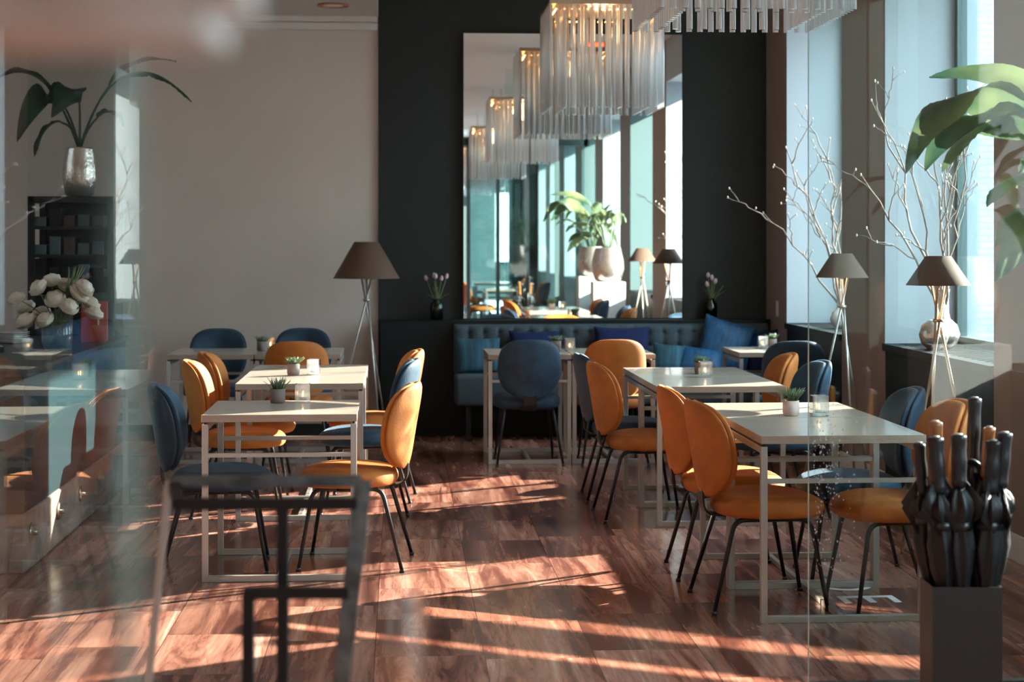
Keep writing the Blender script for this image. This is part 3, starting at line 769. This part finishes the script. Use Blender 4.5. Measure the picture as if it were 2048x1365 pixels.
# ------------------------------------------------------------------ big plants on plinths
def big_plant(x, y, leaves, label, m='leaf', seed=0, pot='bronze', z=1.03, r=.20, h=.42):
    t = thing('potted_plant', label, 'potted plant', (x, y, z))
    bm = NB(); lathe(bm, [(r * .62, 0), (r * .82, h * .06), (r, h * .38), (r * .97, h * .62), (r * .8, h * .96), (r * .8, h), (r * .76, h), (r * .76, h * .92)], 40, cap1=False); obj('pot', bm, pot, t, True)
    bm = NB(); lathe(bm, [(r * .76, h * .86), (r * .76, h * .9)], 30); obj('soil', bm, 'soil', t)
    rnd = random.Random(seed)
    for i, (P, wd, t0, side) in enumerate(leaves):
        bm = NB(); leaf(bm, P, wd, t0, 44, .34, .005, side, seed=i); obj('leaf', bm, m, t, True)
def auto_leaves(n, seed, h=.42, reach=.5, top=.75, wd=.15):
    rnd = random.Random(seed); out = []
    for i in range(n):
        a = i * 2.4 + rnd.uniform(-.3, .3); rr = reach * rnd.uniform(.45, 1); hh = h + top * rnd.uniform(.35, 1)
        c_, s_ = math.cos(a), math.sin(a)
        out.append(([(c_ * .03, s_ * .03, h * .85), (c_ * .08, s_ * .08, h + .3 * top), (c_ * rr * .6, s_ * rr * .6, hh + .12), (c_ * rr, s_ * rr, hh - rnd.uniform(.0, .35))], wd * rnd.uniform(.75, 1.2), .45, None))
    return out
def plinth(x, y, s, h, label):
    o = obj('plinth', B(-s, s, -s, s, 0, h), 'white', None, bevel=.003); o.location = (x, y, 0); tag(o, label, 'plinth')
PX, PY, PZ = 2.55, 6.12, 1.03
def rel(p): return (p[0] - PX, p[1] - PY, p[2] - PZ)
st = (PX - .02, PY, PZ + .36)
def L4(a, b, c_, wd, t0, side=None): return ([rel(st), rel(a), rel(b), rel(c_)], wd, t0, side)
hero = [
    L4((2.48, 6.0, 2.02), (2.22, 5.95, 2.19), (1.86, 5.95, 2.10), .10, .42, (.1, -.5, 1)),
    L4((2.34, 6.0, 2.05), (1.95, 5.98, 2.30), (1.77, 5.93, 1.76), .20, .40, (1, -.45, .35)),
    L4((2.40, 6.05, 1.95), (2.02, 6.02, 2.18), (1.86, 6.0, 1.77), .17, .42, (1, -.2, .2)),
    L4((2.48, 6.0, 1.92), (2.06, 5.93, 2.14), (1.90, 5.93, 1.765), .13, .42, (1, -.6, .6)),
    L4((2.45, 5.98, 1.80), (2.14, 5.93, 1.86), (2.05, 5.9, 1.64), .14, .40, (.8, -.7, .3)),
    L4((2.46, 5.95, 1.66), (2.20, 5.9, 1.76), (2.08, 5.9, 1.50), .15, .40, (1, -.6, .1)),
    L4((2.48, 5.98, 1.60), (2.26, 5.86, 1.76), (2.065, 5.86, 1.38), .22, .42, (1, -.55, .2)),
]
big_plant(PX, PY, hero + auto_leaves(9, 4, reach=.34, top=.62), 'broad-leaved plant on a white plinth, leaves entering at the right edge', seed=2)
plinth(PX, PY, .195, 1.028, 'tall white plinth under the plant by the right edge')
big_plant(2.72, 2.75, auto_leaves(14, 12, reach=.6, top=.7, wd=.17), 'second broad-leaved plant in a champagne pot, mirrored in the glass screen', seed=8)
plinth(2.725, 2.75, .195, 1.028, 'second tall white plinth, mirrored in the glass screen')

# ------------------------------------------------------------------ glass screen, letters of painted sunlight, drops
gs = thing('glass_screen', 'frameless glass screen standing right of the aisle behind the umbrellas', 'glass screen', (1.322, 5.5, 0))
obj('pane', B(0, 1.6, -.005, .005, .09, 3.7), 'glass', gs)
obj('pane_edge', B(-.0015, 0, -.005, .005, .09, 3.7), 'edgeglass', gs)
obj('floor_rail', B(0, 1.6, -.02, .02, 0, .09), 'greymetal', gs)
rnd = random.Random(3); bm = NB()
for k in range(240):
    x = 1.335 + abs(rnd.gauss(0, .06)); z = rnd.uniform(.45, 1.0) if k % 3 else rnd.uniform(.7, .9)
    r = rnd.uniform(.0008, .0022); sph(bm, (x, 5.5 - .0055, z), r, 1, .4, rnd.uniform(1, 2), 6)
tag(obj('water_drops', bm, 'white', None, True), 'dried water drops on the lower edge of the glass screen', 'water drops', kind='stuff')
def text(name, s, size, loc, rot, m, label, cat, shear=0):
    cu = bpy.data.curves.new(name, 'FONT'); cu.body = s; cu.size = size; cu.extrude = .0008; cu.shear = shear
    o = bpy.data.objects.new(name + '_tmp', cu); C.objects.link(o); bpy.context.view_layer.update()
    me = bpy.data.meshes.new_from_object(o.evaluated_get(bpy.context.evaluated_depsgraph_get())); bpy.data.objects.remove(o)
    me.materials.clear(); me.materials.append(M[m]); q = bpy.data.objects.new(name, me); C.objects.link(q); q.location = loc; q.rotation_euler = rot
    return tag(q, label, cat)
text('light_letter_d', 'D', .36, (1.83, 7.62, .0015), (0, 0, R(-88)), 'letter_light', 'sunlight letter D drawn as a pale shape on the floor under the front right table', 'painted light')  # flat shapes in place of sunlight thrown through window lettering
text('light_letter_e', 'E', .36, (1.86, 7.28, .0015), (0, 0, R(-88)), 'letter_light', 'sunlight letter E drawn as a pale shape on the floor under the front right table', 'painted light')

rs = thing('tinted_screen', 'teal-tinted glass screen in a dark green frame behind the viewer, seen in the mirror', 'glass screen', (1.05, .7, 0))
obj('pane', B(0, 1.83, -.004, .004, .05, 3.0), 'teal', rs)
for k in range(5): obj('post', B(.455 * k - .03, .455 * k + .03, -.03, .03, 0, 3.1), 'frame', rs)
obj('top_rail', B(-.03, 1.85, -.03, .03, 3.0, 3.1), 'frame', rs)
# glass door leaf beside the camera
gd = thing('glass_door', 'open glass door leaf right beside the viewer on the left, very out of focus', 'glass door', (-.100, .67, 0), R(-.5))
obj('pane', B(-.006, 0, -.95, 0, .01, 2.6), 'glassdoor', gd)
obj('pane_edge', B(-.006, 0, 0, .0012, .01, 2.6), 'edgeglass', gd)
bm = NB(); box(bm, -.09, .046, -.12, .012, 1.592, 1.65); bmesh.ops.bevel(bm, geom=bm.edges[:], offset=.012, segments=3, affect='EDGES')
obj('door_fitting', bm, 'beige', gd, True)

# ------------------------------------------------------------------ umbrella stand and umbrellas
us = thing('umbrella_stand', 'square brown-bronze umbrella stand at the lower right, full of umbrellas', 'umbrella stand', (1.605, 4.84, 0), R(-3.73))
w2, d2, hh = .099, .075, .543
bm = NB()
for (a, b_, c_, d_) in ((-w2, w2, -d2, -d2 + .004), (-w2, w2, d2 - .004, d2), (-w2, -w2 + .004, -d2 + .004, d2 - .004), (w2 - .004, w2, -d2 + .004, d2 - .004)):
    box(bm, a, b_, c_, d_, .012, hh)
box(bm, -w2, w2, -d2, d2, 0, .012)
obj('body', bm, 'standbrown', us)
def umbrella(x, y, lx, ly, top, hm, kind, label, seed, hr=.0155, hl=.15):
    hr *= 1.3
    """x, y: foot inside the stand; lx, ly: how far the top leans"""
    rnd = random.Random(seed)
    t = thing('umbrella', label, 'umbrella', (1.605 + x, 4.84 + y, .014), R(-3.73), 'closed umbrellas in the stand')
    L = top - .014
    ax = Vector((lx, ly, 0))
    def at(z): return Vector((lx * z / L, ly * z / L, z))
    zt = L - hl; ph = rnd.uniform(0, 6)
    bm = NB(); seg = 48; rings = []
    prof = [(.006, .03), (.012, .10), (.015, .30), (.0175, .48), (.022, .540), (.031, .575), (.038, .64), (.030, .70)]
    prof += [(r_, .70 + (zt - .70) * q_) for r_, q_ in ((.033, .2), (.040, .45), (.034, .72), (.022, .9), (.012, 1))]
    for (r_, z_) in prof:
        c_ = at(z_); ring = []
        for i in range(seg):
            a = 2 * math.pi * i / seg; tw = z_ * 5
            rr = r_ * (.86 + .34 * (1 - abs(math.sin(3.5 * a + tw + ph))) ** 1.6 + .16 * (1 - abs(math.sin(2 * a - z_ * 15 + ph))) ** 2 + .05 * math.sin(11 * a + z_ * 19))
            ring.append(bm.verts.new(c_ + Vector((rr * math.cos(a), rr * math.sin(a), 0))))
        rings.append(ring)
    for k in range(len(rings) - 1):
        for i in range(seg): bm.faces.new((rings[k][i], rings[k][(i + 1) % seg], rings[k + 1][(i + 1) % seg], rings[k + 1][i]))
    bm.faces.new(rings[0][::-1]); bm.faces.new(rings[-1])
    # loose folds of cloth
    for k in range(7):
        a = k * 2.1 + ph; zf = rnd.uniform(.745, .785) if k % 3 else rnd.uniform(.64, .70); c0 = at(zf); d = Vector((math.cos(a), math.sin(a), 0))
        v = [bm.verts.new(c0 + d * .02 + Vector((0, 0, .05))), bm.verts.new(c0 + d * rnd.uniform(.052, .078) + Vector((0, 0, rnd.uniform(-.05, 0)))), bm.verts.new(c0 + d * .018 + Vector((-d.y, d.x, 0)) * .02 + Vector((0, 0, -.085)))]
        v2 = [bm.verts.new(q.co + Vector((-d.y, d.x, 0)) * .004) for q in v]
        bm.faces.new(v); bm.faces.new(v2[::-1])
        for i in range(3): bm.faces.new((v[i], v[(i + 1) % 3], v2[(i + 1) % 3], v2[i]))
    obj('canopy', bm, 'fabric', t, True)
    zs = prof[7][1]; bm = NB(); lathe(bm, [(.035, -.012), (.035, .012)], 24, at(zs).x, at(zs).y, zs); obj('strap', bm, 'rubber', t, True)
    bm = NB(); 
    for i in range(8):
        a = i * math.pi / 4; c_ = at(zt - .045); e = at(zt - .006)
        tube(bm, [c_ + Vector((.022 * math.cos(a), .022 * math.sin(a), 0)), e + Vector((.014 * math.cos(a), .014 * math.sin(a), 0))], .0022, .0028, 6)
    obj('rib_tips', bm, 'black', t, True)
    if kind == 'straight':
        bm = NB(); n = 14; pr = [(hr * .75, 0)] + [(hr * (1 + .05 * math.cos(k * .9)), hl * k / n) for k in range(1, n)] + [(hr * 1.05, hl - .004), (hr * .8, hl)]
        lathe(bm, pr, 24)
        for v in bm.verts: v.co += at(zt) + Vector((lx * v.co.z / L, ly * v.co.z / L, 0))
        h = obj('handle', bm, hm, t, True)
        bm = NB(); lathe(bm, [(hr * .5, 0), (hr * .5, .003)], 16, cx=at(L).x, cy=at(L).y, cz=L); obj('button', bm, 'nickel', h, True)
    else:
        c_ = at(zt); P = [c_, c_ + Vector((0, 0, .05))] + [c_ + Vector((.033 * (-1 + math.cos(a)) * -1, 0, .05 + .04 * math.sin(a))) for a in [math.pi * k / 10 for k in range(1, 10)]] + [c_ + Vector((.066, 0, .035))]
        obj('handle', T(P, .0085, .0095, 12), hm, t, True)
px = lambda v: (v - 1929) / 3440 * 4.9
umbrella(.3 * px(1858), .045, .7 * px(1858), .02, .935, 'rubber', 'straight', 'black umbrella with a dark handle at the far left back of the stand', 1, .013)
umbrella(.3 * px(1868), -.035, .7 * px(1868), -.01, .965, 'rubber', 'straight', 'black umbrella with a thick dark handle at the left front of the stand', 2, .0175, .16)
umbrella(.3 * px(1886), .03, .7 * px(1886), .01, 1.00, 'wood', 'straight', 'black umbrella with a polished amber wooden handle, left of centre', 3, .0155, .17)
umbrella(.3 * px(1914), -.04, .7 * px(1914), -.01, .972, 'rubber', 'straight', 'black umbrella with a dark round handle at the front centre of the stand', 4, .0165, .15)
umbrella(.3 * px(1933), .02, .7 * px(1933), .02, .945, 'rubber', 'hook', 'black umbrella with a curved hook handle', 5)
umbrella(.3 * px(1974), .045, .7 * px(1974), .03, 1.065, 'rubber', 'straight', 'tallest black umbrella with a ridged dark handle leaning right', 6, .0145, .19)
umbrella(.3 * px(1984), -.04, .7 * px(1984), -.01, .955, 'rubber', 'straight', 'black umbrella with a thick dark handle at the front right of the stand', 7, .017, .15)
umbrella(.3 * px(1993), .015, .7 * px(1993), .01, .985, 'wood', 'straight', 'black umbrella with a slim wooden handle behind the front right one', 8, .013, .15)
umbrella(.3 * px(2011), -.03, .7 * px(2011), 0, .975, 'rubber', 'straight', 'black umbrella with a dark handle at the far right of the stand', 9, .0165, .16)

# ------------------------------------------------------------------ worn steel stand in the foreground
fs = thing('menu_stand', 'worn black steel stand of square bars in the blurred foreground', 'stand', (-.254, 3.02, 0), R(-3.73))
r = .0095
def pbar(nm, p, q, m='blackpaint', rr=r): return obj(nm, T([p, q], rr, None, square=True), m, fs, bevel=.002)
def FP(x, y, D): return ((x - 1024) / 3440 * D + .45, D - 3.0, 1.52 - (y - 484) / 3440 * D)
tl, tr_ = FP(345, 962, 3.0), FP(722, 962, 3.0)
lean = Vector((-.115, 0, -tr_[2]))
pbar('top_rail', tl, tr_, 'greymetal')
pbar('post', Vector(tl) + Vector((-.006, 0, 0)), Vector(tl) + lean, 'nickel', .006)
pbar('post', Vector(tr_) + Vector((.004, 0, 0)), Vector(tr_) + lean, 'greymetal', .0145)
a, b_ = FP(352, 1008, 2.9), FP(716, 1008, 2.9)
pbar('lower_rail', a, b_)
pbar('lower_rail', (a[0] + .005, a[1], a[2]), (tl[0] + .003, tl[1], tl[2] - .01)); 
pbar('centre_bar', FP(566, 1010, 2.9), (FP(566, 1010, 2.9)[0], -.1, 0))
a, b_ = FP(488, 1186, 2.85), FP(700, 1186, 2.85)
pbar('step_rail', a, b_); pbar('step_bar', FP(497, 1186, 2.85), (FP(497, 1186, 2.85)[0], -.15, 0))

# ------------------------------------------------------------------ bar counter on the left, with what stands on it
CX, CY0, CY1 = -1.70, 8.0, 10.95
ct = thing('bar_counter', 'teal lacquered bar counter with a marble plinth on the left', 'counter', (CX, CY0, 0))
obj('body', B(-1.0, -.02, .02, CY1 - CY0, .27, .90), 'counter', ct, bevel=.004)
obj('worktop', B(-1.02, 0, 0, CY1 - CY0 + .02, .90, .93), 'greymetal', ct, bevel=.004)
mb = obj('marble_base', B(-1.01, -.01, .0, CY1 - CY0, 0, .27), 'marble', ct, bevel=.01)
for y in (.12, .75, 1.35, 1.95):
    bm = NB(); lathe(bm, [(.045, 0), (.045, .006), (.03, .012), (.014, .012), (.014, .03), (.002, .032)], 24)
    bmesh.ops.rotate(bm, verts=bm.verts, matrix=Matrix.Rotation(R(90), 3, 'Y')); bmesh.ops.translate(bm, verts=bm.verts, vec=(-.01, y, .17)); obj('knob', bm, 'brass', mb, True)
obj('glass_guard', B(-1.0, -.004, -.012, -.004, .27, .93), 'glass', ct)
CZ = .931
def flowers():
    rnd = random.Random(21); t = thing('flower_vase', 'clear glass vase of cream ranunculus flowers on the bar counter', 'flowers', (-1.87, 9.55, CZ))
    bm = NB(); lathe(bm, [(.075, 0), (.08, .005), (.085, .21), (.08, .21), (.075, .012), (.002, .012)], 32); obj('glass_vase', bm, 'water', t, True)
    heads = []
    spots = [(-.19, .10, .25), (-.10, -.02, .36), (-.16, -.05, .18), (-.04, .05, .40), (.0, -.06, .30), (-.10, .08, .22), (.12, 0, .33), (.17, .05, .27), (.16, -.05, .36), (.08, -.08, .26), (-.22, 0, .30), (.04, .09, .37), (-.05, -.09, .19), (.20, 0, .22)]
    for i, (x, y, z) in enumerate(spots):
        z -= .02
        P = [(-x * .2, -y * .2, .02), (x * .1, y * .1, .16), (x * .6, y * .6, .24), (x, y, z)]
        obj('stem', T([bez(P, k / 8) for k in range(9)], .0035, .003, 6), 'stem', t, True)
        bm = NB(); R0 = rnd.uniform(.038, .05)
        n1_, n2_ = 22, 16; rows = []; c0 = Vector((x, y, z)); ph = rnd.uniform(0, 6)
        tilt = Matrix.Rotation(rnd.uniform(.2, .9), 3, Vector((y, -x, .01)).normalized() * -1)
        for j in range(n2_ + 1):
            el = -math.pi / 2 + math.pi * j / n2_; row = []
            for k in range(n1_):
                a = 2 * math.pi * k / n1_; fr_ = (el + math.pi / 2) / math.pi
                rr = R0 * (.86 + .14 * abs(math.sin(a * 2.5 + fr_ * 9 + ph)) + .10 * abs(math.sin(fr_ * 13 + a * .5)))
                row.append(bm.verts.new(c0 + tilt @ Vector((rr * math.cos(el) * math.cos(a), rr * math.cos(el) * math.sin(a), rr * .82 * math.sin(el)))))
            rows.append(row)
        for j in range(n2_):
            for k in range(n1_): bm.faces.new((rows[j][k], rows[j][(k + 1) % n1_], rows[j + 1][(k + 1) % n1_], rows[j + 1][k]))
        bmesh.ops.remove_doubles(bm, verts=bm.verts, dist=1e-5)
        for ring in range(2):
            for k in range(6):
                a = k * 1.047 + ring * .5 + ph; d = Vector((math.cos(a), math.sin(a), 0)); prow = []
                for q in range(5):
                    t_ = q / 4; ctr = d * R0 * (.25 + (1.0 + .12 * ring) * math.sin(t_ * 1.9)) + Vector((0, 0, R0 * (-.75 + 1.15 * t_ * (1 - .3 * ring))))
                    wd = R0 * (.25 + .75 * math.sin(math.pi * min(1, .15 + t_ * .75)))
                    prow.append([bm.verts.new(c0 + tilt @ (ctr + Vector((-d.y, d.x, 0)) * wd * f - d * abs(f) ** 2 * R0 * .35)) for f in (-1, -.5, 0, .5, 1)])
                for q in range(4):
                    for f in range(4): bm.faces.new((prow[q][f], prow[q][f + 1], prow[q + 1][f + 1], prow[q + 1][f]))
        obj('flower_head', bm, 'petal', t, True)
    for k in range(10):
        a = rnd.uniform(0, 6.28); bm = NB(); leaf(bm, [(0, 0, .2), (.05, .05, .3), (.1 + .03 * math.cos(a), .05 * math.sin(a), .40), (.11 + .05 * math.cos(a), .07 * math.sin(a), .46)], .012, .1, 6); obj('leaf', bm, 'succ', t, True)
flowers()
t = thing('gift_box', 'red box with a small dark pull on the bar counter', 'box', (-1.80, 10.30, CZ), R(8))
obj('box_body', B(-.075, .075, -.08, .08, 0, .235), 'red', t, bevel=.003); obj('pull', B(.02, .03, -.088, -.08, .10, .15), 'brass', t)
for k in range(6):
    bm = NB(); lathe(bm, [(.05, 0), (.075, .003), (.11, .012), (.112, .014), (.075, .006), (.002, .005)], 32); o = obj('plate', bm, 'ceramic', None, True)
    o.location = (-2.25, 10.12, CZ + .011 * k); tag(o, 'white plate in the small stack on the bar counter, %s' % ['bottom one', 'second from the bottom', 'third from the bottom', 'third from the top', 'second from the top', 'topmost'][k], 'plate', 'stack of plates on the bar counter')
o = obj('menu_folder', B(-.14, .14, -.1, .1, 0, .03), 'blackpaint', None, bevel=.002); o.location = (-2.27, 9.38, CZ); o.rotation_euler = (0, 0, .3); tag(o, 'black folder lying on the bar counter in front of the plates', 'folder')

cb = thing('glass_cabinet', 'tall black shelf cabinet behind the bar counter with a plant on top', 'cabinet', (-2.09, 11.3, 0))
bm = NB()
for sx in (-1, 1):
    for sy in (-1, 1): box(bm, sx * .25 - .02, sx * .25 + .02, sy * .18 - .02, sy * .18 + .02, 0, 1.81)
box(bm, -.27, .27, -.2, .2, 1.77, 1.81); box(bm, -.27, .27, -.2, .2, 0, .3); box(bm, -.25, .25, .17, .19, 0, 1.8)
obj('frame', bm, 'blackpaint', cb, bevel=.003)
for z in (.55, .85, 1.1, 1.28, 1.42, 1.60): 
    s_ = obj('shelf', B(-.23, .23, -.17, .17, z, z + .018), 'blackpaint', cb)
obj('side_glass', B(.265, .269, -.16, .16, .3, 1.77), 'window', cb)
rnd = random.Random(5); n_ = 0
for z in (.87, 1.12, 1.30, 1.44, 1.62):
    for k in range(5):
        x = -.2 + .09 * k; h = rnd.uniform(.05, .12)
        o = obj('box_file', B(-.035, .035, -.1, .1, 0, h), rnd.choice(['darkbox', 'counter', 'standbrown', 'darkbox', 'paper' if k == 2 and z > 1.5 else 'darkbox']), None, bevel=.002)
        o.location = (-2.09 + x, 11.26, z + (-.002 if z in (.87,) else -.002)); n_ += 1
        tag(o, 'box file on the %s shelf of the black cabinet, %s' % ({.87: 'lowest filled', 1.12: 'second lowest filled', 1.30: 'middle filled', 1.44: 'second highest', 1.62: 'top'}[z], ['leftmost', 'second from the left', 'in the middle', 'second from the right', 'rightmost'][k]), 'box file', 'box files in the black cabinet')
def BL(a, b, c_, wd, t0=.45, side=None): return ([(0, 0, .30), a, b, c_], wd, t0, side)
big_plant(-2.07, 11.3, [BL((.1, 0, .7), (.35, 0, 1.05), (.72, 0, .62), .15, .5, (.3, 1, 0)), BL((.1, 0, .65), (.28, -.1, .95), (.62, 0, .88), .14),
    BL((-.05, 0, .55), (-.2, 0, .95), (-.4, 0, .35), .2, .4, (1, .4, .2)), BL((0, 0, .6), (.05, -.1, .9), (-.15, -.15, .5), .2, .5, (1, .2, 0)), BL((-.02, 0, .5), (-.2, 0, .6), (-.27, -.1, .25), .12, .5),
    BL((.05, 0, .5), (.2, 0, .65), (.3, -.1, .45), .12), BL((-.1, 0, .6), (-.3, .1, 1.0), (-.6, 0, .7), .18)],
    'dark-leaved plant in a champagne pot on top of the black cabinet', 'leafdark', 3, 'bronze', 1.811, .11, .32)

# radiator valve by the right wall
t = thing('radiator_valve', 'small brass valve with pipe low on the right wall', 'valve', (2.86, 8.12, 0))
bm = NB(); tube(bm, [(0, 0, 0), (0, 0, .28)], .010); tube(bm, [(0, 0, .2), (0, -.10, .2)], .012); obj('pipe', bm, 'brass', t, True)
bm = NB(); lathe(bm, [(.018, .28), (.02, .30), (.012, .33)], 16); obj('knob', bm, 'blackpaint', t, True)

# ------------------------------------------------------------------ the part of the room behind the camera, seen in the mirror
BG = 'velvet chairs behind the viewer, seen in the mirror'
TG2 = 'tables behind the viewer, seen in the mirror'
for (x, y) in ((1.75, -1.6), (1.75, -5.4)):
    lab = 'in the group just behind the viewer' if y > -3 else 'in the group by the rear glazing'
    make_table(x - .35, x + .35, y, y + .7, 'pale-topped table ' + lab + ', mirror side', TG2)
    make_table(x - .35, x + .35, y - .703, y - .003, 'pale-topped table ' + lab + ', street side', TG2)
    chair('o', x - .42, y + .35, E, 'amber velvet chair on the aisle side ' + lab, BG); chair('b', x - .42, y - .35, E, 'blue velvet chair on the aisle side ' + lab, BG)
    chair('b', x + .42, y + .35, W_, 'blue velvet chair on the window side ' + lab, BG); chair('o', x + .42, y - .35, W_, 'amber velvet chair on the window side ' + lab, BG)
